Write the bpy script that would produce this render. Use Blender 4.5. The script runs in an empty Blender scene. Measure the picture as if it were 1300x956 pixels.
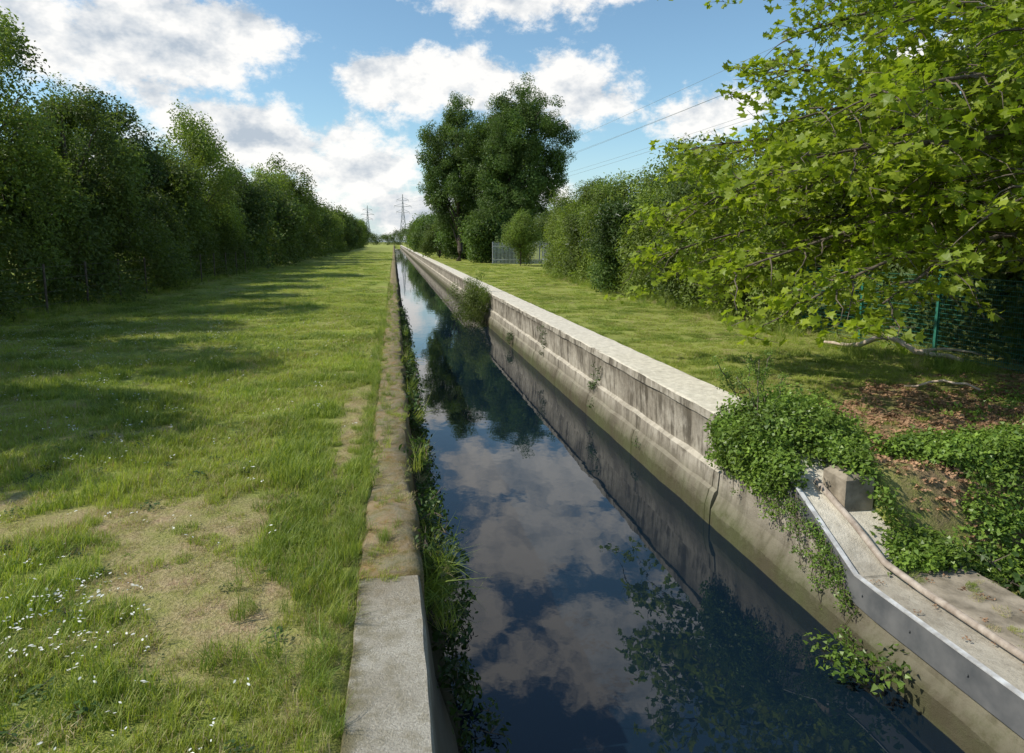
import bpy, math, random
import numpy as np
from mathutils import Vector, noise as mn
random.seed(7); rng=np.random.default_rng(7)
S=bpy.context.scene
S.view_settings.view_transform='Standard'; S.view_settings.look='None'; S.view_settings.exposure=0
COL=S.collection
def link(o,parent=None):
    COL.objects.link(o)
    if parent: o.parent=parent
    return o
def empty(name,loc=(0,0,0)):
    e=bpy.data.objects.new(name,None); e.location=loc; e.empty_display_size=.3; COL.objects.link(e); return e
def mkmesh(name,V,F,mat=None,smooth=False):
    m=bpy.data.meshes.new(name); m.from_pydata([tuple(v) for v in V],[],F)
    if mat: m.materials.append(mat)
    if smooth: m.polygons.foreach_set('use_smooth',[True]*len(m.polygons))
    m.update(); return m
def N(x,y,z=0): return mn.noise(Vector((x,y,z)))
# ---------------------------------------------------------------- materials
class NT:
    def __init__(s,tree): s.t=tree; s.n=tree.nodes; s.l=tree.links
    def new(s,ty,**k):
        n=s.n.new(ty)
        for a,b in k.items(): setattr(n,a,b)
        return n
    def set(s,sock,v):
        if hasattr(v,'is_output'): s.l.new(v,sock)
        else: sock.default_value=v
    def math(s,op,a,b=None,c=None,clamp=False):
        n=s.new('ShaderNodeMath',operation=op,use_clamp=clamp); s.set(n.inputs[0],a)
        if b is not None: s.set(n.inputs[1],b)
        if c is not None: s.set(n.inputs[2],c)
        return n.outputs[0]
    def mix(s,f,a,b,mode='MIX'):
        n=s.new('ShaderNodeMix',data_type='RGBA',blend_type=mode); s.set(n.inputs[0],f)
        s.set(n.inputs[6],a if hasattr(a,'is_output') else (*a,1)); s.set(n.inputs[7],b if hasattr(b,'is_output') else (*b,1))
        return n.outputs[2]
    def noise(s,vec,scale,detail=4,rough=.55,dist=0):
        n=s.new('ShaderNodeTexNoise'); n.inputs['Scale'].default_value=scale; n.inputs['Detail'].default_value=detail
        n.inputs['Roughness'].default_value=rough; n.inputs['Distortion'].default_value=dist
        if vec is not None: s.l.new(vec,n.inputs['Vector'])
        return n.outputs[0]
    def mr(s,v,a,b,c=0.,d=1.,smooth=False):
        n=s.new('ShaderNodeMapRange',clamp=True); 
        if smooth: n.interpolation_type='SMOOTHSTEP'
        s.set(n.inputs[0],v)
        for i,x in zip((1,2,3,4),(a,b,c,d)): n.inputs[i].default_value=x
        return n.outputs[0]
    def mapping(s,vec,scale=(1,1,1),loc=(0,0,0)):
        n=s.new('ShaderNodeMapping'); n.inputs['Scale'].default_value=scale; n.inputs['Location'].default_value=loc
        s.l.new(vec,n.inputs[0]); return n.outputs[0]
    def pos(s): return s.new('ShaderNodeNewGeometry').outputs['Position']
    def attr(s,name): return s.new('ShaderNodeAttribute',attribute_name=name).outputs['Fac']
    def rand(s): return s.new('ShaderNodeObjectInfo').outputs['Random']
def mat(name):
    m=bpy.data.materials.new(name); m.use_nodes=True; t=NT(m.node_tree)
    b=m.node_tree.nodes['Principled BSDF']; return m,t,b
def bump(t,b,h,dist=.02,st=1):
    n=t.new('ShaderNodeBump'); n.inputs['Distance'].default_value=dist; n.inputs['Strength'].default_value=st
    t.l.new(h,n.inputs['Height']); t.l.new(n.outputs[0],b.inputs['Normal'])
def leafmat(name,c1,c2,trans=.4,rough=.55,big=.35,tint=None,var=(.6,1.45)):
    m,t,b=mat(name); r=t.attr('rnd'); o=t.rand(); p=t.pos(); cr=t.attr('crnd')
    f=t.math('MULTIPLY_ADD',r,.5,t.math('MULTIPLY_ADD',o,.28,t.math('MULTIPLY',cr,.28)))
    c=t.mix(f,c1,c2)
    nz=t.mr(t.noise(p,big,2),.3,.7,*var)
    n=t.new('ShaderNodeVectorMath',operation='SCALE'); t.l.new(c,n.inputs[0]); t.l.new(nz,n.inputs['Scale'])
    c=n.outputs[0]
    t.l.new(c,b.inputs['Base Color']); b.inputs['Roughness'].default_value=rough
    b.inputs['Specular IOR Level'].default_value=.35
    tr=t.new('ShaderNodeBsdfTranslucent'); 
    tc=t.mix(1.,c,tint or (1.25,1.3,.55),'MULTIPLY'); t.l.new(tc,tr.inputs[0])
    ms=t.new('ShaderNodeMixShader'); ms.inputs[0].default_value=trans
    t.l.new(b.outputs[0],ms.inputs[1]); t.l.new(tr.outputs[0],ms.inputs[2])
    t.l.new(ms.outputs[0],m.node_tree.nodes['Material Output'].inputs[0])
    return m
def simple(name,c1,c2,scale=8,rough=.8,bd=.01,metal=0):
    m,t,b=mat(name); p=t.pos(); nz=t.noise(p,scale,6)
    t.l.new(t.mix(t.mr(nz,.35,.65),c1,c2),b.inputs['Base Color']); b.inputs['Roughness'].default_value=rough
    b.inputs['Metallic'].default_value=metal; bump(t,b,nz,bd); return m
M_haw=leafmat('leaf_hawthorn',(.048,.085,.022),(.165,.215,.048),.4)
M_hawR=leafmat('leaf_shrub',(.085,.14,.028),(.24,.30,.06),.4,big=.45)
M_dark=leafmat('leaf_dark',(.034,.066,.019),(.11,.155,.036),.36)
M_ash=leafmat('leaf_ash',(.04,.085,.024),(.145,.215,.048),.34,big=.25)
M_syc=leafmat('leaf_sycamore',(.16,.235,.022),(.35,.41,.045),.52,.45,var=(.75,1.25))
M_ivy=leafmat('leaf_ivy',(.06,.12,.02),(.23,.33,.05),.28,.4,big=1.2)
M_weed=leafmat('leaf_weed',(.028,.06,.013),(.085,.14,.028),.3,.5,big=1)
M_grass=leafmat('grass_blade',(.24,.31,.055),(.45,.48,.11),.42,.55,big=.5,var=(.75,1.2))
M_grassd=leafmat('grass_lush',(.135,.205,.036),(.30,.37,.07),.42,.5,big=.5,var=(.75,1.2))
M_straw=leafmat('grass_straw',(.40,.32,.17),(.56,.48,.28),.3,.7,big=.8,tint=(1.1,1,.7),var=(.8,1.15))
M_litter=leafmat('dead_leaf',(.20,.11,.06),(.46,.29,.17),.15,.7,big=1,tint=(1,.8,.6))
M_flower=leafmat('white_flower',(.75,.75,.68),(.85,.85,.8),.2,.6,tint=(1,1,1),var=(.95,1.))
M_bark=simple('bark',(.06,.048,.036),(.15,.12,.09),6,.9,.03)
M_wood=simple('dead_wood',(.38,.29,.22),(.55,.45,.36),8,.8,.01)
M_green=simple('green_paint',(.02,.13,.09),(.03,.17,.12),10,.5,.001)
M_galv=simple('galvanised_steel',(.42,.44,.46),(.52,.54,.56),5,.5,.001)
M_pyl=simple('pylon_steel',(.2,.22,.25),(.25,.27,.3),1,.6,.001)
# weathered concrete
def concrete(name,moss=0.):
    m,t,b=mat(name); p=t.pos()
    sp=t.new('ShaderNodeSeparateXYZ'); t.l.new(p,sp.inputs[0]); x,y,z=sp.outputs
    g=t.new('ShaderNodeNewGeometry'); sn=t.new('ShaderNodeSeparateXYZ'); t.l.new(g.outputs['Normal'],sn.inputs[0])
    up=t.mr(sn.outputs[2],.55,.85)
    n1=t.noise(p,.9,6,.62); n2=t.noise(p,7,8,.68); n3=t.noise(p,70,3,.6)
    base=t.mix(t.mr(n1,.35,.65),(.26,.23,.185),(.42,.38,.31))
    base=t.mix(t.mr(n2,.42,.68,0,.7),base,(.18,.158,.12))
    st=t.noise(t.mapping(p,(1,1.7,.42)),1.6,8,.7,.5); st2=t.noise(t.mapping(p,(3,6,.5)),1.5,7,.7,.3)
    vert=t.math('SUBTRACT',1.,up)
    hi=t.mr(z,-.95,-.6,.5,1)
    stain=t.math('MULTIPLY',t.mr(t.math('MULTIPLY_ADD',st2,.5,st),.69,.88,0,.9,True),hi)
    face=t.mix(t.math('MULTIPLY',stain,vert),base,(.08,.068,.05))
    pale=t.math('MULTIPLY',t.mr(t.math('MULTIPLY_ADD',st2,-.6,t.noise(p,2.6,6,.65)),.18,.34,0,.55),t.mr(z,-1.15,-.8))
    face=t.mix(pale,face,(.50,.46,.385))
    fy=t.math('FRACT',t.math('DIVIDE',t.math('ADD',y,.6),3.1))
    dj=t.math('ABSOLUTE',t.math('SUBTRACT',fy,.5))
    js=t.math('MULTIPLY',t.mr(t.math('MULTIPLY_ADD',t.math('SUBTRACT',n2,.5),.12,dj),.455,.5,0,.75),t.mr(st,.3,.5))
    jl=t.mr(dj,.4955,.4975)
    face=t.mix(t.math('MULTIPLY',js,vert),face,(.08,.068,.048))
    face=t.mix(t.math('MULTIPLY',jl,t.mr(vert,0,1,.3,.9)),face,(.05,.042,.03))
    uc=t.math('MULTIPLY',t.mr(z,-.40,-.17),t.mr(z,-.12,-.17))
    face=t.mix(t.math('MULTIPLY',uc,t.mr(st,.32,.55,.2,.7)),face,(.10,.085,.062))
    wl=t.mr(t.math('ADD',z,t.math('MULTIPLY',t.math('SUBTRACT',n2,.5),.6)),-.88,-1.36)
    face=t.mix(t.math('MULTIPLY',wl,.92),face,t.mix(t.mr(n1,.4,.6),(.06,.052,.028),(.062,.07,.024)))
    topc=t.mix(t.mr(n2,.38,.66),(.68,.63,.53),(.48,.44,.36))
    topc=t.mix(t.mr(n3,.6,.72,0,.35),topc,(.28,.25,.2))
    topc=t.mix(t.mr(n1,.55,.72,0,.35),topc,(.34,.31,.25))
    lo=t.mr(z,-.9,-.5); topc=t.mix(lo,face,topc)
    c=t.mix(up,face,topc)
    if moss:
        n5=t.noise(p,3.2,8,.7)
        mc=t.mix(t.mr(n5,.38,.6),(.18,.11,.035),(.085,.085,.022))
        mc=t.mix(t.mr(n3,.42,.65,0,.5),mc,(.29,.20,.09))
        c=t.mix(t.mr(n2,.36,.68,1,.45),t.mix(.6,c,(.17,.145,.105)),mc)
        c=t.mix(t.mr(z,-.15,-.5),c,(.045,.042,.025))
    t.l.new(c,b.inputs['Base Color']); b.inputs['Roughness'].default_value=.9; b.inputs['Specular IOR Level'].default_value=.2
    hh=t.math('ADD',t.math('MULTIPLY',n2,.8),t.math('MULTIPLY',n3,.25)); hh=t.math('SUBTRACT',hh,t.math('MULTIPLY',jl,.6))
    bump(t,b,hh,.03,.9); return m
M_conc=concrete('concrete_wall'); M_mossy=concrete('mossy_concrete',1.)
def palem():
    m,t,b=mat('concrete_pale'); p=t.pos(); a=t.noise(p,2.5,6,.6); f=t.noise(p,70,4,.75); s=t.noise(p,8,8,.7)
    sp=t.new('ShaderNodeSeparateXYZ'); t.l.new(p,sp.inputs[0])
    c=t.mix(t.mr(a,.35,.65),(.33,.30,.24),(.45,.42,.355)); c=t.mix(t.mr(f,.42,.66,0,.75),c,(.20,.185,.15)); c=t.mix(t.mr(s,.48,.64,0,.7),c,(.22,.195,.13))
    c=t.mix(t.mr(f,.4,.3,0,.5),c,(.6,.58,.52))
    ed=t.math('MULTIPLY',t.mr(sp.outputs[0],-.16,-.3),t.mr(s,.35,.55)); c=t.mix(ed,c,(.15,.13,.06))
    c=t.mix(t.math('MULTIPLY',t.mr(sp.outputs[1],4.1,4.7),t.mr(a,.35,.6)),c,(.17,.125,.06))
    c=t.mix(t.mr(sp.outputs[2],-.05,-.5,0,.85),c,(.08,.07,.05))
    t.l.new(c,b.inputs['Base Color']); b.inputs['Roughness'].default_value=.9; bump(t,b,t.math('MULTIPLY_ADD',s,.8,f),.014); return m
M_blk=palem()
M_slab=simple('concrete_slab',(.33,.28,.215),(.15,.125,.09),5,.9,.03)
def groundmat():
    m,t,b=mat('grass_ground'); p=t.pos()
    a=t.noise(p,.35,5); f=t.noise(p,3.5,6,.65); h=t.noise(p,40,4,.7)
    g=t.mix(t.mr(a,.35,.65),(.20,.255,.048),(.32,.35,.075))
    g=t.mix(t.mr(f,.4,.7,0,.6),g,(.15,.20,.038))
    g=t.mix(t.mr(h,.45,.7,0,.5),g,(.34,.32,.13))
    d=t.math('MULTIPLY',t.attr('dry'),t.mr(f,.35,.6,.4,1))
    g=t.mix(d,g,t.mix(t.mr(h,.4,.6),(.27,.19,.11),(.47,.37,.22)))
    l=t.math('MULTIPLY',t.attr('litter'),t.mr(f,.36,.52,.35,1))
    g=t.mix(l,g,t.mix(t.mr(h,.4,.6),(.14,.095,.062),(.29,.195,.125)))
    t.l.new(g,b.inputs['Base Color']); b.inputs['Roughness'].default_value=1; b.inputs['Specular IOR Level'].default_value=.1
    bump(t,b,t.math('ADD',h,f),.03); return m
M_ground=groundmat()
def watermat():
    m,t,b=mat('canal_water'); p=t.pos()
    b.inputs['Base Color'].default_value=(.004,.011,.02,1); b.inputs['Roughness'].default_value=.01; b.inputs['IOR'].default_value=1.48
    n=t.noise(t.mapping(p,(1.6,.9,1)),1.6,2,.45); n2=t.noise(p,7,2,.5)
    bump(t,b,t.math('ADD',n,t.math('MULTIPLY',n2,.1)),.012,.22); return m
M_water=watermat()
# ---------------------------------------------------------------- ground
def sst(a,b,x):
    t=min(1,max(0,(x-a)/(b-a))); return t*t*(3-2*t)
def height(x,y):
    z=.03*N(x*.25,y*.25)+.02*N(x*.9,y*.9,3)
    if x<0:
        z-=.02; z+=.25*sst(-9,-13,x)
    else:
        z-=.07+.05*sst(6,12,x)
        drop=sst(6.5,5.7,y+.15*N(x*1.3,0,5)); z-=1.05*drop*(1 if x<60 else 0)
    far=max(abs(x),abs(y))
    if far>150: z=-.05
    return z
def dryf(x,y):
    d=0
    for cx,cy,rx,ry,a in [(-1.0,4.4,.45,.7,1),(-2.9,6.2,1.2,.55,1),(-1.3,6.1,.35,.6,.85),(-4.2,6.8,.9,.45,1),(-.62,7.5,.22,4,.75),(-.6,4.0,.3,.5,.6),(-1.6,5.2,.45,.4,.85),(-.5,12,.2,5,.5),(-3.2,9,1.2,.4,.55)]:
        q=((x-cx)/rx)**2+((y-cy)/ry)**2; d=max(d,a*math.exp(-q*.9))
    d+= .5*N(x*.8,y*.5,9)+.45*N(x*2.5,y*2.,19)+.0
    return max(0,min(1,d*1.3-.1))
def litf(x,y):
    if x<5: return 0
    e=1-sst(8.6,11.0,y-.3*(x-7)+1.2*N(x*.8,y*.8,2))
    return e*sst(5.1,5.6,x)*max(0,min(1,.95+.9*N(x*.9,y*.9,61)))
xl=[-3000,-1200,-500,-200,-90,-50,-32,-22,-18]+list(np.arange(-15.6,-6,.3))+list(np.arange(-6,-.35,.15))+[-.28]
xr=[5.16]+list(np.arange(5.4,21,.3))+[24,32,50,90,200,500,1200,3000]
ys=[-400,-100,-40,-20,-12,-8]+list(np.arange(-5,2,.5))+list(np.arange(2,12,.15))+list(np.arange(12,45,.3))+list(np.arange(45.5,100,2.))+[110,125,140,160,190,230,280,340,420,520]
V=[];F=[];dry=[];lit=[]
xs=xl+[-.25,4.85]+xr; kinds=['g']*len(xl)+['t','t']+['g']*len(xr)
for y in ys:
    for x,k in zip(xs,kinds):
        if k=='t': V.append((x,y,-2.7)); dry.append(0); lit.append(0)
        else: V.append((x,y,height(x,y))); dry.append(dryf(x,y) if x<0 and y<60 else .12); lit.append(litf(x,y))
nx=len(xs)
for yy in (521,900,1800,5000):
    for x,k in zip(xs,kinds): V.append((x,yy,-.05)); dry.append(.1); lit.append(0)
for j in range(len(ys)+3):
    for i in range(nx-1): a=j*nx+i; F.append((a,a+1,a+nx+1,a+nx))
me=mkmesh('ground',V,F,M_ground,True)
for nm,arr in (('dry',dry),('litter',lit)):
    me.attributes.new(nm,'FLOAT','POINT').data.foreach_set('value',arr)
link(bpy.data.objects.new('ground',me))
me=mkmesh('canal_water',[(.0,-100,-1.54),(4.7,-100,-1.54),(4.7,520.5,-1.54),(.0,520.5,-1.54)],[(0,1,2,3)],M_water)
link(bpy.data.objects.new('canal_water',me))
# ---------------------------------------------------------------- canal walls
def sweep(prof,yl,jit=.008,seed=0,close=True):
    V=[];F=[];n=len(prof)
    for y in yl:
        for i,(x,z) in enumerate(prof):
            V.append((x+jit*N(y*1.1,i*.7,seed)+jit*.5*N(y*4.1,i*.7,seed),y,z+jit*N(y*1.3,i*.9,seed+5)))
    for j in range(len(yl)-1):
        for i in range(n-1): a=j*n+i; F.append((a,a+n,a+n+1,a+1))
    F.append(tuple(range(n))); F.append(tuple(range((len(yl)-1)*n,len(yl)*n))[::-1])
    return V,F
def flist(a,b,near=.2,lim=40): return list(np.arange(a,min(b,lim),near))+([*np.arange(lim,b,4)] if b>lim else [])+[b]
def merge(parts):
    V=[];F=[]
    for v,f in parts:
        o=len(V); V+=list(v); F+=[tuple(i+o for i in q) for q in f]
    return V,F
pr=[(5.22,-2.7),(5.22,-.13),(5.24,0.0),(5.20,.022),(4.42,.022),(4.39,0),(4.385,-.12),(4.425,-.14),(4.455,-.75),(4.39,-.80),(4.375,-1.04),(4.33,-1.08),(4.30,-1.2),(4.28,-1.30),(4.27,-2.7)]
w1=sweep(pr,flist(8.55,520),.02,1)
canal_wall=empty('canal_wall',(0,0,0))
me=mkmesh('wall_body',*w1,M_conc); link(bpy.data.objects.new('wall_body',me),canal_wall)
def lowtop(y):
    if y>7.35: return -.02
    if y<5.6: return -.87
    return -.02-.85*(7.35-y)/(7.35-5.6)
yl=[-12,-6,-2,0,1.5]+list(np.arange(2,8.5,.175))+[8.54]
V=[];F=[]
for y in yl:
    t=lowtop(y)
    sec=[(5.2,-2.7),(5.2,t),(4.43,t+.005),(4.40,t-.02),(4.42,t-.2),(4.41,min(t-.3,-.86)),(4.39,min(t-.35,-1.1)),(4.33,min(t-.4,-1.24)),(4.29,-1.32),(4.27,-2.7)]
    for i,(x,z) in enumerate(sec): V.append((x+.02*N(y*2,i,7),y,z+.015*N(y*2,i,8)))
n=10
for j in range(len(yl)-1):
    for i in range(n-1): a=j*n+i; F.append((a,a+n,a+n+1,a+1))
F.append(tuple(range(n))); F.append(tuple(range((len(yl)-1)*n,len(yl)*n))[::-1])
me=mkmesh('wall_near_section',V,F,M_conc); link(bpy.data.objects.new('wall_near_section',me),canal_wall)
def box(x0,x1,y0,y1,z0,z1,bev=.01):
    V=[(x0+bev,y0+bev,z1),(x1-bev,y0+bev,z1),(x1-bev,y1-bev,z1),(x0+bev,y1-bev,z1),(x0,y0,z1-bev),(x1,y0,z1-bev),(x1,y1,z1-bev),(x0,y1,z1-bev),(x0,y0,z0),(x1,y0,z0),(x1,y1,z0),(x0,y1,z0)]
    F=[(0,1,2,3)]+[(4+i,4+(i+1)%4,(i+1)%4,i) for i in range(4)]+[(8+i,8+(i+1)%4,4+(i+1)%4,4+i) for i in range(4)]+[(11,10,9,8)]
    return V,F
sl=box(4.86,5.62,-12,5.75,-2.7,-.835,.02)
me=mkmesh('concrete_slab',*sl,M_slab); link(bpy.data.objects.new('concrete_slab',me))
pl=[(-.32,-2.7),(-.32,-.03),(-.28,.02),(-.1,.03),(.06,.02),(.115,-.01),(.15,-.35),(.22,-.8),(.36,-1.3),(.42,-1.6),(.44,-2.7)][::-1]
w=sweep(pl,flist(4.72,520,.11),.07,11)
lw=empty('canal_wall',(0,0,0))
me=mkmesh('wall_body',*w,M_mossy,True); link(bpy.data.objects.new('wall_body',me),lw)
pl2=[(-.31,-2.7),(-.31,.0),(-.295,.012),(.115,.012),(.135,-.008),(.15,-.25),(.22,-.8),(.36,-1.3),(.42,-1.6),(.44,-2.7)][::-1]
w=sweep(pl2,flist(-12,4.70,.07),.016,12)
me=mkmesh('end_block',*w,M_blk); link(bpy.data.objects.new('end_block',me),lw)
# ---------------------------------------------------------------- tubes / bars
def tube(path,radii,k=6):
    V=[];F=[];n=len(path); P=[Vector(p) for p in path]
    for i in range(n):
        d=(P[min(i+1,n-1)]-P[max(i-1,0)]).normalized()
        a=d.cross(Vector((0,0,1))); 
        if a.length<.05: a=d.cross(Vector((1,0,0)))
        a.normalize(); b=d.cross(a)
        for j in range(k):
            an=2*math.pi*j/k; V.append(P[i]+radii[i]*(math.cos(an)*a+math.sin(an)*b))
    for i in range(n-1):
        for j in range(k): F.append((i*k+j,i*k+(j+1)%k,(i+1)*k+(j+1)%k,(i+1)*k+j))
    F.append(tuple(range(k))[::-1]); F.append(tuple(range((n-1)*k,n*k)))
    return V,F
def bar(a,b,r,k=4): return tube([a,b],[r,r],k)
def curve(a,b,sag=0,n=8,wob=0,seed=0):
    a=Vector(a);b=Vector(b); out=[]
    for i in range(n+1):
        t=i/n; p=a.lerp(b,t); p.z+=sag*4*t*(1-t)
        if wob: p+=Vector((N(t*3,seed,1),N(t*3,seed,2),N(t*3,seed,3)))*wob*math.sin(math.pi*min(1,t*1.2)*.8)
        out.append(p)
    return out
path=[(7.35,-.02),(6.9,-.24),(5.62,-.86),(5.3,-.87),(-2,-.87)]
fl=empty('metal_flashing',(0,0,0)); V=[];F=[]
hs=[.12,.17,.25,.26,.26]
for (y,z),h in zip(path,hs): V+= [(4.366,y,z-h),(4.366,y,z+.025),(4.374,y,z+.03),(4.374,y,z-h)]
for i in range(len(path)-1):
    for j in range(4): a=i*4; F.append((a+j,a+4+j,a+4+(j+1)%4,a+(j+1)%4))
F.append((0,1,2,3)); F.append((19,18,17,16))
M_plate=simple('weathered_sheet_metal',(.075,.08,.085),(.15,.15,.15),3,.6,.004)
me=mkmesh('sheet',V,F,M_plate); link(bpy.data.objects.new('sheet',me),fl)
V=[];F=[]
for (y,z) in path: V+= [(4.355,y,z+.03),(4.40,y,z+.034),(4.40,y,z+.046),(4.355,y,z+.042)]
for i in range(len(path)-1):
    for j in range(4): a=i*4; F.append((a+j,a+4+j,a+4+(j+1)%4,a+(j+1)%4))
F.append((0,1,2,3)); F.append((19,18,17,16))
M_wht=simple('pale_edge_trim',(.6,.61,.62),(.36,.35,.34),9,.5,.002)
me=mkmesh('edge_trim',V,F,M_wht); link(bpy.data.objects.new('edge_trim',me),fl)
parts=[bar((4.36,y,lowtop(y)-.1),(4.352,y,lowtop(y)-.1),.012,8) for y in np.arange(2.4,7,.62)]
me=mkmesh('bolts',*merge(parts),M_plate); link(bpy.data.objects.new('bolts',me),fl)
M_pipe=simple('pale_pipe',(.42,.36,.30),(.24,.19,.15),10,.75,.006)
pp=[(4.62,6.7,-.26),(4.68,6.1,-.52),(4.74,5.7,-.76),(4.76,5.2,-.80),(4.76,3,-.80),(4.76,-3,-.80)]
me=mkmesh('conduit_pipe',*tube(pp,[.035]*6,10),M_pipe,True); link(bpy.data.objects.new('conduit_pipe',me))
me=mkmesh('stone_block',*box(4.74,5.08,6.35,6.75,-.7,-.1,.05),M_slab); link(bpy.data.objects.new('stone_block',me))
# ---------------------------------------------------------------- instancing
SHAPES={'oval':[(-1,0),(-.35,.42),(.35,.4),(1,0),(.35,-.4),(-.35,-.42)],
 'quad':[(-1,0),(.1,.55),(1,0),(.1,-.55)],
 'maple':[(-.75,0),(-.62,.3),(-.5,.78),(-.12,.5),(.3,.85),(.32,.3),(1,0),(.32,-.3),(.3,-.85),(-.12,-.5),(-.5,-.78),(-.62,-.3)],
 'ivy':[(-.6,0),(-.55,.6),(.0,.45),(.9,0),(.0,-.45),(-.55,-.6)],
 'strip':[(-1,0),(0,.24),(1,0),(0,-.24)]}
def basis(n,tw):
    n=n/np.linalg.norm(n); a=np.cross(n,[0,0,1.]); 
    if np.linalg.norm(a)<.1: a=np.cross(n,[1.,0,0])
    a/=np.linalg.norm(a); b=np.cross(n,a); c,s=math.cos(tw),math.sin(tw)
    return a*c+b*s, -a*s+b*c, n
def clump(name,n,R,size,shape,m,up=.6,flat=1.,out=.5,twigs=0,fold=.25,hollow=.0):
    V=[];F=[];rv=[]; sh=SHAPES[shape]
    for _ in range(n):
        d=rng.normal(size=3); d/=np.linalg.norm(d); r=R*(hollow+(1-hollow)*rng.random()**.45)
        c=d*r*np.array([1,1,flat]); nn=rng.normal(size=3)*.55+np.array([0,0,up])+d*out
        u,v,w=basis(nn,rng.random()*6.28); s=size*rng.uniform(.65,1.25)*.5; o=len(V)
        for (x,y) in sh: V.append(c+u*x*s+v*y*s+w*(abs(y)*fold-.12*x*x)*s)
        F.append(tuple(range(o,o+len(sh)))); rv.append(rng.random())
    nl=len(F)
    me=bpy.data.meshes.new(name)
    if twigs:
        for _ in range(twigs):
            d=rng.normal(size=3); d/=np.linalg.norm(d); d=d*R*.9*np.array([1,1,flat])
            v,f=tube([(0,0,0),tuple(d*.5+rng.normal(size=3)*.04*R),tuple(d)],[.006,.004,.002],3)
            o=len(V); V+= [np.array(q) for q in v]; F+=[tuple(i+o for i in q) for q in f]
    me.from_pydata([tuple(v) for v in V],[],F); me.materials.append(m); me.materials.append(M_bark)
    rv+= [0]*(len(F)-nl)
    me.attributes.new('rnd','FLOAT','FACE').data.foreach_set('value',rv)
    if len(F)>nl: me.polygons.foreach_set('material_index',[0]*nl+[1]*(len(F)-nl))
    me.update(); return bpy.data.objects.new(name,me)
def blades(name,n,R,h,wd,m,lean=.5,m2=None,f2=0):
    V=[];F=[];rv=[];mi=[]
    for _ in range(n):
        a=rng.random()*6.28; r=R*math.sqrt(rng.random()); c=np.array([r*math.cos(a),r*math.sin(a),-.01])
        th=rng.random()*6.28; dr=np.array([math.cos(th),math.sin(th),0]); sd=np.array([-dr[1],dr[0],0])
        cl=.8+.9*N(c[0]*9,c[1]*9,h*50+n)
        H=h*rng.uniform(.45,1.2)*cl; L=H*lean*rng.uniform(.2,1.5); w=wd*rng.uniform(.7,1.3); o=len(V)
        p1=c+dr*L*.3+np.array([0,0,H*.55]); p2=c+dr*L+np.array([0,0,H*rng.uniform(.8,1)])
        V+=[c-sd*w,c+sd*w,p1+sd*w*.8,p1-sd*w*.8,p2]; F+=[(o,o+1,o+2,o+3),(o+3,o+2,o+4)]; q=rng.random(); rv+=[q,q]
        k=1 if rng.random()<f2 else 0; mi+=[k,k]
    me=mkmesh(name,V,F,m); me.attributes.new('rnd','FLOAT','FACE').data.foreach_set('value',rv)
    if m2: me.materials.append(m2); me.polygons.foreach_set('material_index',mi)
    return bpy.data.objects.new(name,me)
def coll(name,objs):
    c=bpy.data.collections.new(name)
    for i,o in enumerate(objs): o.name=f'{name}_{i:02d}'; c.objects.link(o)
    gs=[]
    for real in (0,1):
        g=bpy.data.node_groups.new('scatter_'+name,'GeometryNodeTree')
        g.interface.new_socket('Geometry',in_out='INPUT',socket_type='NodeSocketGeometry')
        g.interface.new_socket('Geometry',in_out='OUTPUT',socket_type='NodeSocketGeometry')
        nd=g.nodes; i=nd.new('NodeGroupInput'); o=nd.new('NodeGroupOutput'); ip=nd.new('GeometryNodeInstanceOnPoints')
        ci=nd.new('GeometryNodeCollectionInfo'); ci.inputs['Collection'].default_value=c
        ci.inputs['Separate Children'].default_value=True; ci.inputs['Reset Children'].default_value=True
        def na(nm,ty):
            q=nd.new('GeometryNodeInputNamedAttribute'); q.data_type=ty; q.inputs[0].default_value=nm; return q.outputs['Attribute']
        e=nd.new('FunctionNodeEulerToRotation'); g.links.new(na('rot','FLOAT_VECTOR'),e.inputs[0])
        ip.inputs['Pick Instance'].default_value=True
        g.links.new(i.outputs[0],ip.inputs['Points']); g.links.new(ci.outputs[0],ip.inputs['Instance'])
        g.links.new(na('idx','INT'),ip.inputs['Instance Index']); g.links.new(e.outputs[0],ip.inputs['Rotation'])
        g.links.new(na('scl','FLOAT_VECTOR'),ip.inputs['Scale'])
        if real:
            rz=nd.new('GeometryNodeRealizeInstances'); g.links.new(ip.outputs[0],rz.inputs[0]); g.links.new(rz.outputs[0],o.inputs[0])
        else: g.links.new(ip.outputs[0],o.inputs[0])
        gs.append(g)
    return (c,gs,len(objs))
def scatter(name,cl,P,scl,rot=None,idx=None,parent=None,tilt=.3,real=False):
    P=np.asarray(P,dtype=float); n=len(P)
    scl=np.asarray(scl,dtype=float)
    if scl.ndim==0: scl=np.full(n,float(scl))*rng.uniform(.75,1.25,n)
    if scl.ndim==1: scl=np.repeat(scl[:,None],3,1)
    if rot is None:
        rot=np.stack([rng.normal(size=n)*tilt,rng.normal(size=n)*tilt,rng.random(n)*6.28],1)
    if idx is None: idx=rng.integers(0,cl[2],n)
    me=bpy.data.meshes.new(name); me.vertices.add(n); me.vertices.foreach_set('co',P.astype(np.float32).ravel())
    me.attributes.new('rot','FLOAT_VECTOR','POINT').data.foreach_set('vector',np.asarray(rot,dtype=np.float32).ravel())
    me.attributes.new('scl','FLOAT_VECTOR','POINT').data.foreach_set('vector',scl.astype(np.float32).ravel())
    me.attributes.new('idx','INT','POINT').data.foreach_set('value',np.asarray(idx,dtype=np.int32))
    me.attributes.new('crnd','FLOAT','POINT').data.foreach_set('value',rng.random(n).astype(np.float32))
    me.update(); o=bpy.data.objects.new(name,me)
    md=o.modifiers.new('scatter','NODES'); md.node_group=cl[1][1 if real else 0]
    return link(o,parent)
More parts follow.
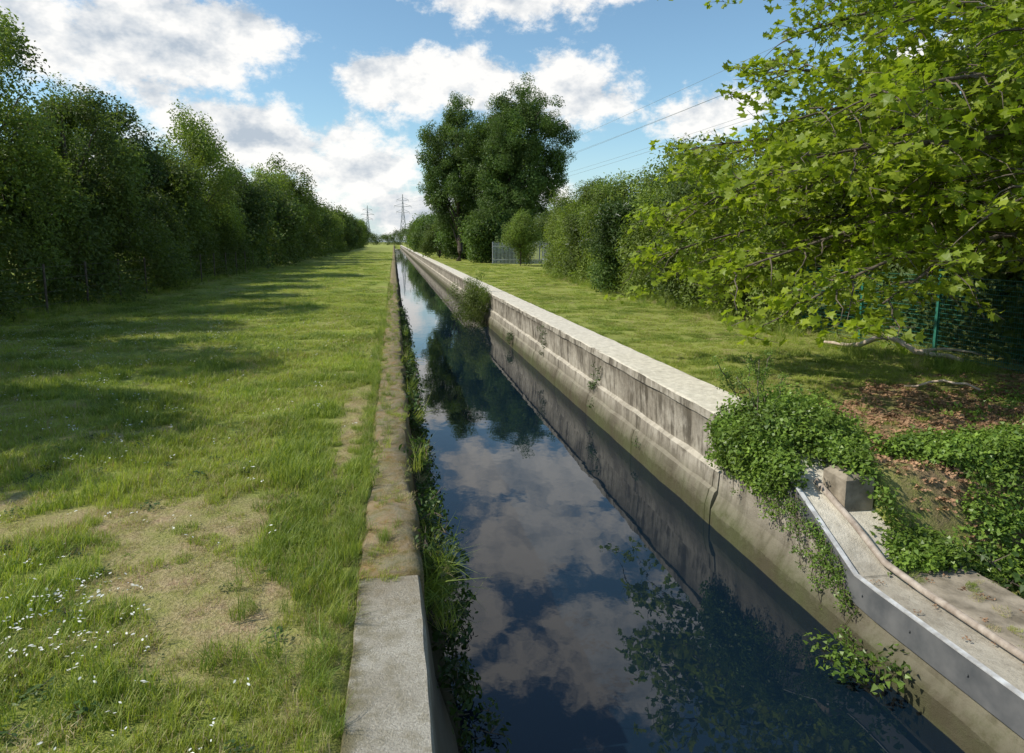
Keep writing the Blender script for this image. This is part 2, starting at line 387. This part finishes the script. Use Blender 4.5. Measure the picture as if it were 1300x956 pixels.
C_haw=coll('hawthorn_foliage',[clump('c',150,.62,.14,'quad',M_haw,twigs=3) for _ in range(4)])
C_shr=coll('shrub_foliage',[clump('c',160,.6,.125,'quad',M_hawR,twigs=3) for _ in range(4)])
C_drk=coll('dark_foliage',[clump('c',130,.65,.16,'quad',M_dark,twigs=3) for _ in range(3)])
C_ash=coll('ash_foliage',[clump('c',170,.95,.30,'strip',M_ash,up=.5,flat=.75,out=.6) for _ in range(3)]+[clump('c',170,.9,.24,'quad',M_ash,up=.5,flat=.75,out=.6) for _ in range(2)])
C_syc=coll('sycamore_spray',[clump('c',18,.37,.158,'maple',M_syc,up=1.1,flat=.32,out=.25,twigs=3,fold=.2) for _ in range(6)])
C_ivy=coll('ivy_foliage',[clump('c',34,.16,.065,'ivy',M_ivy,up=1.0,flat=.6,out=.6) for _ in range(4)])
C_weed=coll('weed_foliage',[clump('c',40,.2,.075,'oval',M_weed,up=.8,flat=.8,out=.4,twigs=4) for _ in range(3)])
C_grs=coll('grass_patch',[blades('g',240,.2,.11,.0031,M_grass,.65,M_straw,.14) for _ in range(4)]+[blades('g',240,.2,.155,.0034,M_grassd,.65,M_grass,.35) for _ in range(3)]+[blades('g',170,.2,.08,.0026,M_straw,1.2,M_grass,.35) for _ in range(3)]+[clump('c',50,.17,.035,'oval',M_grassd,up=2,flat=.12,out=.1)])
C_tall=coll('tall_grass',[blades('g',40,.10,.42,.0035,M_grassd,.9) for _ in range(3)]+[blades('g',30,.10,.36,.003,M_grass,.9),blades('g',18,.1,.4,.0025,M_straw,.7)])
C_daisy=coll('daisy_flower',[clump('c',3,.05,.02,'oval',M_flower,up=3,flat=.2,out=0,fold=0) for _ in range(3)])
C_lit=coll('leaf_litter',[clump('c',12,.16,.075,'maple',M_litter,up=1.6,flat=.1,out=0,fold=.4) for _ in range(4)])
C_flw=coll('elder_flower',[clump('c',14,.16,.07,'oval',M_flower,up=2,flat=.3,out=0)])
# ---------------------------------------------------------------- trees
def tree(name,base,H,R,cl,n,cs=1.,zb=.25,nl=10,tr=.18,gap=.0,lean=(0,0),seed=0,rr_=(.36,.56),real=True):
    r=np.random.default_rng(seed+100); e=empty(name,base); 
    cz=H*(zb+1)/2; RZ=(H*(1-zb))/2; lobes=[]
    for i in range(nl):
        t=(i+.5)/nl; zz=-.85+1.7*t; rr=math.sqrt(max(.05,1-zz*zz))*R*r.uniform(.55,.8); an=i*2.4+r.random()
        lobes.append((np.array([rr*math.cos(an)+lean[0]*t,rr*math.sin(an)+lean[1]*t,cz+zz*RZ*.76]),R*r.uniform(*rr_)))
    lobes.append((np.array([0,0,cz]),R*.5)); lobes.append((np.array([lean[0]+.1*R,lean[1],H-R*.4]),R*.36))
    P=[]
    w=np.array([l[1]**2 for l in lobes]); w/=w.sum()
    while len(P)<n:
        c,lr=lobes[r.choice(len(lobes),p=w)]; d=r.normal(size=3); d/=np.linalg.norm(d)
        p=c+d*lr*(r.uniform(.6,1.05) if r.random()<.88 else r.uniform(1.05,1.38))*np.array([1,1,1.05])
        if p[2]<H*zb*.8 : continue
        if gap and N(*(p*.55+seed))<-gap*.5 and r.random()<.8: continue
        P.append(p)
    parts=[]; hb=H*zb
    parts.append(tube([(0,0,-.2),(0.05*R,0,hb),(0,.05*R,H*.55),(lean[0]*.8,lean[1]*.8,H*.88)],[tr*1.25,tr,tr*.6,tr*.15],8))
    for c,lr in lobes[:nl]:
        z0=max(hb*.7,c[2]-R*.8); parts.append(tube(curve((0,0,z0),tuple(c+np.array([0,0,lr*.5])),.1*R,5,.3,c[0]),[tr*.45,tr*.4,tr*.3,tr*.22,tr*.15,tr*.06],5))
    me=mkmesh('trunk',*merge(parts),M_bark,True); link(bpy.data.objects.new('trunk',me),e)
    scatter('crown',cl,P,cs,parent=e,tilt=.5,real=real)
    return e
L=[(9,9.5,3.4),(15,9.5,3.2),(20.5,8.8,2.8),(26,10.6,3.2),(31.5,8.4,2.7),(37.5,10.0,3.0),(44,7.6,2.6),(50,10.8,3.3),(58,6.9,2.6),(64,8.6,2.8),(74,8.2,3.2),(84,10.2,3.6),(95,13.0,4.8),(108,8.6,3.8),(122,9.4,3.8),(138,9.0,4.0),(158,9.6,4.3),(182,8.8,4.6),(210,10.2,5),(245,9.4,5.2),(285,11,5.5)]
for i,(y,h,R) in enumerate(L):
    tree('hawthorn_tree',(-13.6-.004*y+.6*math.sin(i*2.1),y,0),h,R,(C_haw,C_drk,C_haw,C_shr)[i%4] if y>12 else C_drk,int(240 if y<40 else 200 if y<70 else 120),(1.05 if y<40 else 1.3 if y<70 else 2.0 if y<150 else 2.7),.12,12,.16,seed=i,gap=.3,rr_=(.28,.48))
def hedge(name,cl,x0,x1,y0,y1,hf,step,cs,side=1,bend=lambda y:0,fill=.12):
    P=[];y=y0
    while y<y1:
        h=hf(y)*(1+.5*N(y*.28,x0,4)+.2*N(y*.9,x0,14)); k=step
        for s in np.arange(0,h,k*.8):
            off=1.3*N(y*.33,s*.4,x0)+.8*N(y*.9,s*.9,x0)
            edge=x1 if side>0 else x0
            P.append((edge+bend(y)+side*off*1.0-side*(s/h)**2*.9+rng.normal()*.2,y+rng.normal()*.25,s+.15+rng.normal()*.15))
            if rng.random()<fill: P.append((edge-side*rng.uniform(.8,2.2)+bend(y),y,s))
        for xx in np.arange(x0+.6,x1-.6,k*1.6):
            P.append((xx+bend(y)+rng.normal()*.2,y+rng.normal()*.3,h+.6*N(xx,y*.6)+abs(rng.normal())*.2))
        y+=k*.8
    return scatter(name,cl,P,cs,tilt=.5,real=True)
hb=lambda y:-.012*max(0,y-30)
hedge('hedge',C_haw,-14.5,-11.6,5,60,lambda y:3.9,.68,1.1,1,hb,.6)
hedge('hedge',C_haw,-14.5,-11.6,60,330,lambda y:4.2,1.7,2.4,1,hb)
hR=lambda y:.03*max(0,y-20)
hedge('hedge',C_shr,10.8,13.5,18,52,lambda y:3.5+.5*math.sin(y*.4),.66,1.1,-1,hR)
for i,(x,y,h,R) in enumerate([(11.4,20.5,4.6,1.9),(11.7,24,4.7,2.0),(12.2,28,6.5,2.3),(11.7,32.,4.6,2.0),(12.6,36.5,6.2,2.3),(12.4,41,4.7,2.1),(12.7,45.5,6.4,2.3),(14.6,50,6.8,2.5),(16,56,6.,2.6),(15,33,6.8,2.6)]):
    tree('elder_shrub' if i%2 else 'hawthorn_shrub',(x,y,0),h,R,(C_shr,C_haw,C_shr,C_ash)[i%4],150,(1.1,1.1,1.1,.8)[i%4],.04,11,.07,seed=50+i,rr_=(.26,.46))
P=[(10.2+hR(y)+rng.normal()*.3,y,1.5+rng.random()*2.6) for y in rng.uniform(28,42,36)]
scatter('elder_blossom',C_flw,P,.9)
hedge('hedge',C_drk,13.2,15.8,5,19,lambda y:3.0,.68,1.1,-1)
for i,(x,y,h,R) in enumerate([(15.5,21,8.0,3.2),(19,17,10,3.8),(22,10,11,4.2),(18,7.0,7.5,3.0),(15.6,15.5,6.0,2.4)]):
    tree('field_maple_tree',(x,y,0),h,R,C_drk,230,1.3,.1,9,.2,seed=80+i)
tree('ash_tree',(15.6,86,0),21.8,6.3,C_ash,760,1.15,.07,26,.4,gap=.3,seed=201,rr_=(.20,.40))
tree('ash_tree',(8.3,90,0),20.4,4.5,C_ash,470,1.15,.06,20,.35,gap=.3,seed=202,rr_=(.24,.44))
for i,(x,y,h,R) in enumerate([(9.6,98,7.5,3.2),(6.9,108,5.5,2.6),(10,120,7,3.6),(11,140,8,4.5),(10,165,8,4.6),(11,200,9,5.5),(12,245,9,6),(13,300,10,7),(12,82,6,3)]):
    tree('willow_tree',(x,y,0),h,R,C_haw if i%2 else C_ash,120,1.5 if y<150 else 2.8,.03,8,.2,seed=300+i)
tree('elder_shrub',(13.0,71,0),5.4,1.7,C_shr,130,1.1,.02,8,.08,seed=400)
tree('elder_shrub',(18,72,0),6,2.6,C_haw,130,1.3,.02,8,.08,seed=402)
P=[];sc=[]
for _ in range(900):
    x=rng.uniform(-160,170); y=535+rng.random()*20; h=9+4*N(x*.05,0)+2*N(x*.3,1); P.append((x,y,rng.random()**.7*h)); sc.append(rng.uniform(3.4,5.4))
scatter('distant_tree_line',C_haw,P,np.array(sc),tilt=.6)
P=[];sc=[]
for _ in range(1000):
    sd=-1 if rng.random()<.5 else 1; y=rng.uniform(-40,620); x=sd*rng.uniform(60,75); h=9+4*N(y*.05,sd*3); P.append((x,y,rng.random()**.7*h)); sc.append(rng.uniform(3.4,5))
scatter('distant_tree_line',C_drk,P,np.array(sc),tilt=.6)
# ---------------------------------------------------------------- foreground sycamore
syc=empty('sycamore_tree',(14.6,10.6,0)); B=Vector((14.6,10.6,0))
parts=[tube([(0,0,-.3),(.05,.1,1.5),(0,0,3.2),(.3,.1,6),(.4,.2,9.5)],[.34,.27,.24,.17,.05],12)]
tips=[((4.8,12,2.9),3.0),((5.1,11.7,4.0),3.8),((5.9,10.7,5.0),4.6),((5.3,11.5,7.4),6.2),((5.9,9.0,1.5),2.8),((5.4,10.3,2.0),2.9),((6.9,8.8,1.6),2.7),((5.0,8.4,3.4),3.2),((5.8,7.5,4.2),3.9),((7.2,6.8,2.9),3.1),((5.6,9.3,4.1),3.9),((5.6,12.5,3.1),3.2),((6.4,13.8,4.2),4.2),((6.8,9.5,6.2),5.2),((7.8,7.2,5.9),4.8),((6.3,11.5,1.8),2.9),((7.8,9.6,2.7),3.1),((8.8,6.2,4.2),3.7),((7.5,12.6,6.4),5.6),((9.8,13.8,7.2),6),((6.5,8.0,5.2),4.4),((18,7,7),5.5),((19,12,7.5),5.5),((15,16,7.5),6),((15.5,10,10),8),((10,10.5,3.7),3.6),((11.2,8.0,4.0),3.6),((5.5,11.2,3.2),3.4),((9,7.9,3.9),3.6),((7.3,9.0,4.8),4.4),((5.2,13.2,2.1),3.0),((6.2,12.4,1.9),2.9)]
SP=[]
for k,(tp,z0) in enumerate(tips):
    a=Vector((0,0,z0)); b=Vector(tp)-B
    pts=curve(a,b,.55,14,.5,k*3.3); Ln=(b-a).length
    parts.append(tube(pts,[.085*(1-i/15)+.008 for i in range(15)],6))
    nsub=int(Ln*2.6)
    for s in range(nsub):
        t=.28+.72*(s+rng.random())/nsub; fi=t*14; i0=min(13,int(fi)); p=pts[i0].lerp(pts[i0+1],fi-i0)
        d=(pts[i0+1]-pts[i0]).normalized(); side=Vector((-d.y,d.x,0)).normalized()*(1 if s%2 else -1)
        ln=rng.uniform(.7,2.0)*(1.15-.6*t)+.25
        q=p+(side*rng.uniform(.6,1)+d*rng.uniform(.3,.9)+Vector((0,0,rng.uniform(-.6,.12)))).normalized()*ln
        sub=curve(p,q,.08*ln,5,.12,s+k)
        parts.append(tube(sub,[.018,.015,.013,.01,.007,.003],4))
        ns=max(2,int(ln*2.8))
        for j in range(ns):
            tt=(j+1)/ns; pp_=sub[min(5,int(tt*5))]; SP.append(tuple(pp_+Vector(rng.normal(size=3)*.12)-Vector((0,0,.05))))
    for _ in range(5): SP.append(tuple(b+Vector(rng.normal(size=3)*.2)))
me=mkmesh('trunk_and_limbs',*merge(parts),M_bark,True); link(bpy.data.objects.new('trunk_and_limbs',me),syc)
scatter('leaves',C_syc,SP,1.0,parent=syc,tilt=.32,real=True)
# ---------------------------------------------------------------- grass
def field(x0,x1,y0,y1,dens,s,zs=1.):
    n=int((x1-x0)*(y1-y0)*dens); X=rng.uniform(x0,x1,n); Y=rng.uniform(y0,y1,n); P=[];I=[];SC=[]
    for x,y in zip(X,Y):
        if x>0:
            l=litf(x,y)
            if l>.4 and rng.random()<.9: continue
            if y<6.6: continue
            d=.1+max(0,N(x*.6,y*.5,4))*.5
        else: d=dryf(x,y)
        z=height(x,y); q=rng.random()
        if d>.5 and rng.random()<.45: continue
        if q<d*.85: i=rng.integers(7,10)
        elif N(x*.7,y*.7,20)>.12-.5*rng.random(): i=rng.integers(0,4)
        elif q>.95: i=10
        else: i=rng.integers(4,7)
        k=s*rng.uniform(.65,1.25)*(1-.4*d); kz=k*zs*(1+1.2*max(0,N(x*1.3,y*1.3,6)+.05)); P.append((x,y,z)); I.append(i); SC.append((k,k,kz))
    return P,I,SC
def lay(name,specs):
    P=[];I=[];SC=[]
    for sp in specs: a,b,c=field(*sp); P+=a;I+=b;SC+=c
    scatter(name,C_grs,P,np.array(SC),idx=I,tilt=.06)
lay('grass',[(-7,-.42,2.2,8,42,.85,1.0),(-1.2,-.36,2.2,9,30,.5,1.3),(-11.5,-.42,8,15,24,1.1,.75),(-12,-.42,15,32,10,1.6,.4),(-12.5,-.5,32,75,2.5,2.4,.24),(-12.5,-.5,75,170,.7,3.6,.14)])
lay('grass',[(5.4,12,6.5,16,22,.95,.5),(5.4,12,16,32,9,1.5,.3),(5.5,13,32,75,2.5,2.3,.22),(5.6,12,75,170,.7,3.4,.14)])
P=[];
for y in rng.uniform(1.6,24,640):
    if y<4.9 and rng.random()<.35: continue
    P.append((-.33-abs(rng.normal())*.1,y,.0))
for y in rng.uniform(5,40,420):
    P.append((rng.uniform(-.34,-.12) if rng.random()<.8 else rng.uniform(-.1,.12),y,.02))
scatter('verge_grass',C_tall,P,rng.uniform(.2,.5,len(P)),tilt=.25)
P=[(rng.uniform(-.3,.06),y,.015) for y in 4.7+25*rng.random(330)**1.3]
scatter('wall_top_moss_grass',C_grs,P,rng.uniform(.2,.5,len(P)),idx=rng.choice([7,8,9,10,0],len(P)),tilt=.1)
P=[(5.27+abs(rng.normal())*.06,y,-.08) for y in rng.uniform(8.6,40,420)]
scatter('verge_grass',C_tall,P,rng.uniform(.2,.42,len(P)),tilt=.25)
P=[(-11.3+rng.normal()*.5,y,.12) for y in rng.uniform(12,60,700)]+[(10.6+.03*max(0,y-20)+rng.normal()*.5,y,-.12) for y in rng.uniform(11,50,600)]
scatter('hedge_bottom_grass',C_tall,P,rng.uniform(.6,1.3,len(P)),tilt=.3)
P=[]
for _ in range(230):
    x=rng.uniform(-7,-.5); y=rng.uniform(2.5,12)
    if N(x*.7,y*.7,77)>.0 and dryf(x,y)<.3: P.append((x,y,height(x,y)))
P+=[(rng.uniform(-1.2,-.42),rng.uniform(3.2,6.5),0) for _ in range(70)]
scatter('coarse_grass',C_tall,P,rng.uniform(.3,.62,len(P)),tilt=.3)
P=[(rng.uniform(-5,-.5),rng.uniform(2.6,9),.02) for _ in range(80)]
scatter('lawn_weeds',C_weed,P,np.stack([rng.uniform(.3,.7,len(P))]*2+[rng.uniform(.12,.25,len(P))],1),tilt=.1)
P=[]
for _ in range(16000):
    x=rng.uniform(-10,-.5); y=rng.uniform(2.5,22)
    w=math.exp(-(((x+2.4)/.9)**2+((y-4.2)/.9)**2))+.35*sst(-2,-6,x)*sst(6,9,y)+.07
    if N(x*1.1,y*1.1,30)+.25+rng.random()*.2 < .43 and w<.5: continue
    if rng.random()<w: P.append((x,y,height(x,y)+rng.uniform(.08,.14)))
scatter('daisies',C_daisy,P,1.15,tilt=.2)
P=[]
while len(P)<2600:
    x=rng.uniform(5.1,14); y=rng.uniform(5.8,12.5)
    if rng.random()<litf(x,y)**1.5: P.append((x,y,height(x,y)+.015))
scatter('leaf_litter',C_lit,P,.7,tilt=.15)
P=[]
for _ in range(520):
    y=4.6+26*rng.random()**1.3; z=-rng.random()**.8*1.45
    if N(y*.8,z*1.2,14)<-.08: continue
    P.append((.16+.2*max(0,-z-.3)+rng.random()*(.14+.16*sst(9,5,y)),y,z))
scatter('wall_weeds',C_weed,P,rng.uniform(.5,1.15,len(P)),tilt=.5,real=True)
P=[(.14+rng.random()*.12,y,-rng.random()*.5-.05) for y in 4.9+14*rng.random(60)**1.4]+[(.2+rng.random()*.2,5.0+rng.random()*1.0,-.2-rng.random()*.6) for _ in range(26)]
scatter('wall_grass',C_tall,P,rng.uniform(.5,1.1,len(P)),tilt=.55)
def plant(name,c,r,n,cl,s):
    P=[np.array(c)+rng.normal(size=3)*np.array(r)*.5 for _ in range(n)]
    scatter(name,cl,P,s,tilt=.5)
plant('buddleia_bush',(3.75,32.5,-.6),(.9,1.4,1.15),110,C_shr,.5)
plant('wall_fern',(4.36,14.5,-.75),(.12,.25,.5),14,C_weed,.5)
plant('wall_fern',(4.36,20,-.55),(.1,.2,.5),12,C_weed,.5)
plant('wall_fern',(4.2,25,-1.2),(.1,.3,.2),10,C_weed,.6)
plant('wall_fern',(4.3,11.5,-1.2),(.06,.3,.12),6,C_weed,.4)
plant('bramble_plant',(4.02,5.15,-1.38),(.34,.42,.16),12,C_ivy,1.1)
# ivy
P=[]
for _ in range(560):
    d=rng.normal(size=3); d/=np.linalg.norm(d); d[2]=abs(d[2])
    P.append(np.array([4.95,7.85,-.12])+d*np.array([.72,.85,.42])*rng.uniform(.8,1.12)+rng.normal(size=3)*.07)
for _ in range(300):
    y=rng.uniform(6.7,8.6); z=-abs(rng.normal())*.30; P.append((4.36+rng.normal()*.03,y,max(z,lowtop(y)-.55)))
for _ in range(1050):
    x=4.85+3.4*rng.random()**1.1; y=rng.uniform(5.55,7.0)+.08*(x-5)
    if N(x*1.2,y*1.2,40)<-.25: continue
    P.append((x,y,max(height(x,y),-.86 if x<5.6 else -9)+.05+.12*rng.random()))
for _ in range(300):
    x=rng.uniform(5.6,11); y=rng.uniform(6.4,9.8)
    if N(x*.9,y*.9,44)>.06: P.append((x,y,height(x,y)+.03))
scatter('ivy',C_ivy,P,rng.uniform(.6,1.2,len(P)),tilt=.5,real=True)
parts=[];SPp=[]
for k in range(9):
    a=Vector((4.7+rng.normal()*.15,8.3+rng.normal()*.2,.1)); b=a+Vector((-.1+rng.normal()*.22,.2+rng.normal()*.2,rng.uniform(.45,.9)))
    c=curve(a,b,.05,6,.1,k); parts.append(tube(c,[.006]*7,4)); SPp+=[tuple(c[i]+Vector(rng.normal(size=3)*.03)) for i in (2,3,3,4,4,5,6,6)]
for k in range(26):
    y=rng.uniform(5.8,8.2); z=lowtop(y); a=Vector((4.33,y,z)); b=Vector((4.31,y-rng.uniform(-.1,.5),z-rng.uniform(.3,.85)))
    c=curve(a,b,0,8,.12,k+20); parts.append(tube(c,[.005]*9,4)); SPp+=[tuple(c[i]) for i in (1,2,4,5,6,8)]
e=empty('ivy_sprigs',(0,0,0))
me=mkmesh('stems',*merge(parts),M_bark); link(bpy.data.objects.new('stems',me),e)
scatter('sprig_leaves',C_ivy,SPp,.5,parent=e,tilt=.6)
P=[(rng.uniform(5.7,8),rng.uniform(3,5.7),height(6.5,4)+.1+.3*rng.random()) for _ in range(150)]
scatter('nettles',C_weed,P,rng.uniform(.8,1.4,len(P)),tilt=.3)
P=[(rng.uniform(4.85,5.6),rng.uniform(3,5.7),-.83) for _ in range(30)]
scatter('slab_weeds',C_grs,P,rng.uniform(.2,.45,len(P)),idx=rng.choice([5,10,0,8],30))
P=[(rng.uniform(4.45,5.5),5.75*rng.random()**.5,-.83) for _ in range(60)]
scatter('leaf_litter',C_lit,P,.3,tilt=.1)
fb=empty('fallen_branch',(0,0,0)); parts=[tube(curve((10.2,14.9,.0),(11.4,12.0,.0),.1,10,.35,3),[.03,.04,.05,.06,.06,.065,.06,.06,.055,.05,.04],7),tube(curve((11.0,12.9,.04),(12.0,12.0,.05),.12,5,.1,4),[.04,.035,.03,.025,.02,.012],6),tube(curve((8.6,10.2,-.05),(9.4,9.5,.0),.1,6,.2,9),[.02]*7,6)]
me=mkmesh('bough',*merge(parts),M_wood,True); link(bpy.data.objects.new('bough',me),fb)
gf=empty('mesh_fence',(0,0,0)); parts=[]
for y in np.arange(3.2,24,2.5): parts.append(box(11.76,11.83,y-.035,y+.035,-.4,1.8,.005)); 
me=mkmesh('posts',*merge(parts),M_green); link(bpy.data.objects.new('posts',me),gf)
parts=[]
for z in np.arange(-.05,1.66,.1): parts.append(bar((11.8,3.2,z),(11.8,23.2,z),.005))
for y in np.arange(3.2,23.2,.05): parts.append(bar((11.805,y,-.1),(11.805,y,1.65),.0035,3))
me=mkmesh('wires',*merge(parts),M_green); link(bpy.data.objects.new('wires',me),gf)
pf=empty('palisade_fence',(0,0,0)); parts=[]
def pal(x0,x1,y0,y1):
    L=math.hypot(x1-x0,y1-y0); n=int(L/.155)
    for i in range(n):
        t=i/n; x=x0+(x1-x0)*t; y=y0+(y1-y0)*t
        v,f=box(x-.035,x+.035,y-.015,y+.015,-.1,2.25,.004); parts.append((v,f)); parts.append(([(x-.035,y,2.25),(x+.035,y,2.25),(x,y,2.4)],[(0,1,2)]))
    for z in (.4,1.9): parts.append(bar((x0,y0+.04,z),(x1,y1+.04,z),.03))
    for k in range(int(L/2.7)+1):
        t=k*2.7/L; x=x0+(x1-x0)*t; y=y0+(y1-y0)*t; parts.append(box(x-.06,x+.06,y+.07,y+.17,-.2,2.4,.01))
pal(11.0,16.6,77,77); pal(16.7,17.5,77,66)
me=mkmesh('pales_and_rails',*merge(parts),M_galv); link(bpy.data.objects.new('pales_and_rails',me),pf)
wf=empty('wire_fence',(0,0,0)); parts=[]
for y in np.arange(12,60,3.): parts.append(bar((-11.0,y,-.1),(-11.0,y,1.7),.035,6))
for z in (.3,.7,1.1,1.5): parts.append(bar((-11.0,12,z+.1),(-11.0,60,z+.1),.005))
me=mkmesh('posts_and_wires',*merge(parts),M_bark); link(bpy.data.objects.new('posts_and_wires',me),wf)
def pylon(x,y,H,th,rz):
    e=empty('electricity_pylon',(x,y,0)); e.rotation_euler=(0,0,rz); parts=[]
    def w(z): return 4.2*(1-z/(H*.62))+1.1*(z/(H*.62)) if z<H*.62 else max(.15,1.1*(1-(z-H*.62)/(H*.38)))
    lv=[0,.13*H,.25*H,.36*H,.46*H,.55*H,.62*H,.70*H,.78*H,.86*H,.94*H,H]
    for a,b in zip(lv[:-1],lv[1:]):
        cs=[(sx*w(a),sy*w(a),a) for sx,sy in((1,1),(-1,1),(-1,-1),(1,-1))]; ct=[(sx*w(b),sy*w(b),b) for sx,sy in((1,1),(-1,1),(-1,-1),(1,-1))]
        for i in range(4):
            parts.append(bar(cs[i],ct[i],th)); parts.append(bar(cs[i],ct[(i+1)%4],th*.6)); parts.append(bar(cs[(i+1)%4],ct[i],th*.6)); parts.append(bar(ct[i],ct[(i+1)%4],th*.6))
    for z,l in ((.64*H,6.5),(.76*H,8.5),(.88*H,6)):
        for s in (1,-1):
            parts.append(bar((s*w(z),0,z),(s*l,0,z+.5),th)); parts.append(bar((s*w(z+3),0,z+3),(s*l,0,z+.5),th*.7)); parts.append(bar((s*l,0,z+.5),(s*l,0,z-1.8),th*.5))
    me=mkmesh('lattice',*merge(parts),M_pyl); link(bpy.data.objects.new('lattice',me),e)
pylon(9.5,700,49,.17,0.1); pylon(-33,920,49,.2,.2); pylon(88,20,49,.12,.1)
cb=empty('power_cables',(0,0,0)); parts=[]
for z,l in ((.64*49,6.5),(.76*49,8.5),(.88*49,6)):
    for s in (1,-1):
        a=Vector((9.5+s*l,700,z-1.5)); b=Vector((88+s*l,20,z-1.5)); pts=[]
        for i in range(41):
            t=i/40; p=a.lerp(b,t); p.z-=4*7*t*(1-t); pts.append(p)
        parts.append(tube(pts,[.035]*41,4))
me=mkmesh('conductors',*merge(parts),M_pyl); link(bpy.data.objects.new('conductors',me),cb)
# ---------------------------------------------------------------- sky, sun
SUN=Vector((-.86,.02,.84)).normalized()
el=math.asin(SUN.z); az=math.atan2(SUN.x,SUN.y)
W=bpy.data.worlds.new("World"); S.world=W; W.use_nodes=True; t=NT(W.node_tree); bg=W.node_tree.nodes['Background']
sky=t.new('ShaderNodeTexSky'); sky.sky_type='NISHITA'; sky.sun_disc=False; sky.sun_elevation=el; sky.sun_rotation=az%(2*math.pi)
sky.air_density=1.0; sky.dust_density=.6; sky.ozone_density=1.5
tc=t.new('ShaderNodeTexCoord'); D=tc.outputs['Generated']; sp=t.new('ShaderNodeSeparateXYZ'); t.l.new(D,sp.inputs[0]); x,y,z=sp.outputs
azn=t.math('MULTIPLY',t.math('ARCTAN2',x,y),57.2958); eln=t.math('MULTIPLY',t.math('ARCSINE',z),57.2958)
nw=t.noise(t.mapping(D,(1,1,1.6)),3.6,3,.5); nw2=t.noise(t.mapping(D,(1,1,1.6),(3,1,2)),3.6,2,.5)
azn=t.math('MULTIPLY_ADD',t.math('SUBTRACT',nw,.5),8,azn); eln2=t.math('MULTIPLY_ADD',t.math('SUBTRACT',nw2,.5),4.,eln)
blobs=[(-17,14,9.5,4.4),(-27,16,7,3.2),(-10,7.6,10,3.4),(-1.5,5.2,9.5,3.2),(-18,4,9,3.4),(3.5,11.8,7.2,2.9),(14.8,11.2,5.2,2.9),(9.7,19.3,11,2.9),(26,9.8,4.5,2.2),(5,2.5,20,2.2),
 (11,24,10,4.4),(20,32,11,6),(5,29,5,3),(32,24,8,4),(-38,22,9,4),(-65,12,18,5),(60,14,18,5),(105,18,18,6),(-115,15,18,6),(155,20,20,7),(-155,25,20,7),(45,44,12,6)]
acc=None
for a0,e0,ra,re in blobs:
    da=t.math('DIVIDE',t.math('SUBTRACT',azn,a0),ra); de=t.math('DIVIDE',t.math('SUBTRACT',eln2,e0),re)
    q=t.math('MULTIPLY_ADD',da,da,t.math('MULTIPLY',de,de))
    acc=q if acc is None else t.math('MINIMUM',acc,q)
acc=t.math('SUBTRACT',1.,t.math('SQRT',acc))
nA=t.noise(t.mapping(D,(1,1,1.5)),8,7,.66); nA2=t.noise(t.mapping(D,(1,1,1.5),(.015,0,-.03)),8,5,.62)
den=t.math('ADD',acc,t.math('MULTIPLY',t.math('SUBTRACT',nA,.5),3.8))
alpha=t.mr(den,-.08,.5,smooth=True)
shade=t.math('MULTIPLY_ADD',t.math('SUBTRACT',nA,nA2),5.5,t.math('MULTIPLY',t.mr(den,.3,1.3),-.6)); shade=t.math('ADD',shade,1.0,clamp=True)
cc=t.mix(shade,(3.6,4.1,4.7),(7.4,7.3,7.1))
haze=t.mr(eln,0,9,.6,0,True)
sk=t.mix(1.,sky.outputs[0],(.97,1.14,1.12),'MULTIPLY')
skyc=t.mix(haze,sk,(4.4,5.4,6.3))
fin=t.mix(t.math('MULTIPLY',alpha,.97),skyc,cc)
t.l.new(fin,bg.inputs[0]); bg.inputs[1].default_value=.14
sl=bpy.data.lights.new('sun','SUN'); sl.energy=5; sl.angle=math.radians(.5); sl.color=(1,.94,.82)
so=bpy.data.objects.new('sun',sl); so.rotation_euler=SUN.to_track_quat('Z','Y').to_euler(); so.location=(-20,10,30); COL.objects.link(so)
cd=bpy.data.cameras.new('camera'); cd.lens=24; cd.sensor_width=36; cd.clip_end=8000; cd.clip_start=.05; cd.shift_y=-45/1300
co=bpy.data.objects.new('camera',cd); co.location=(0,0,2.4); co.rotation_euler=(math.radians(90-8.27),0,math.radians(-9.71)); COL.objects.link(co); S.camera=co
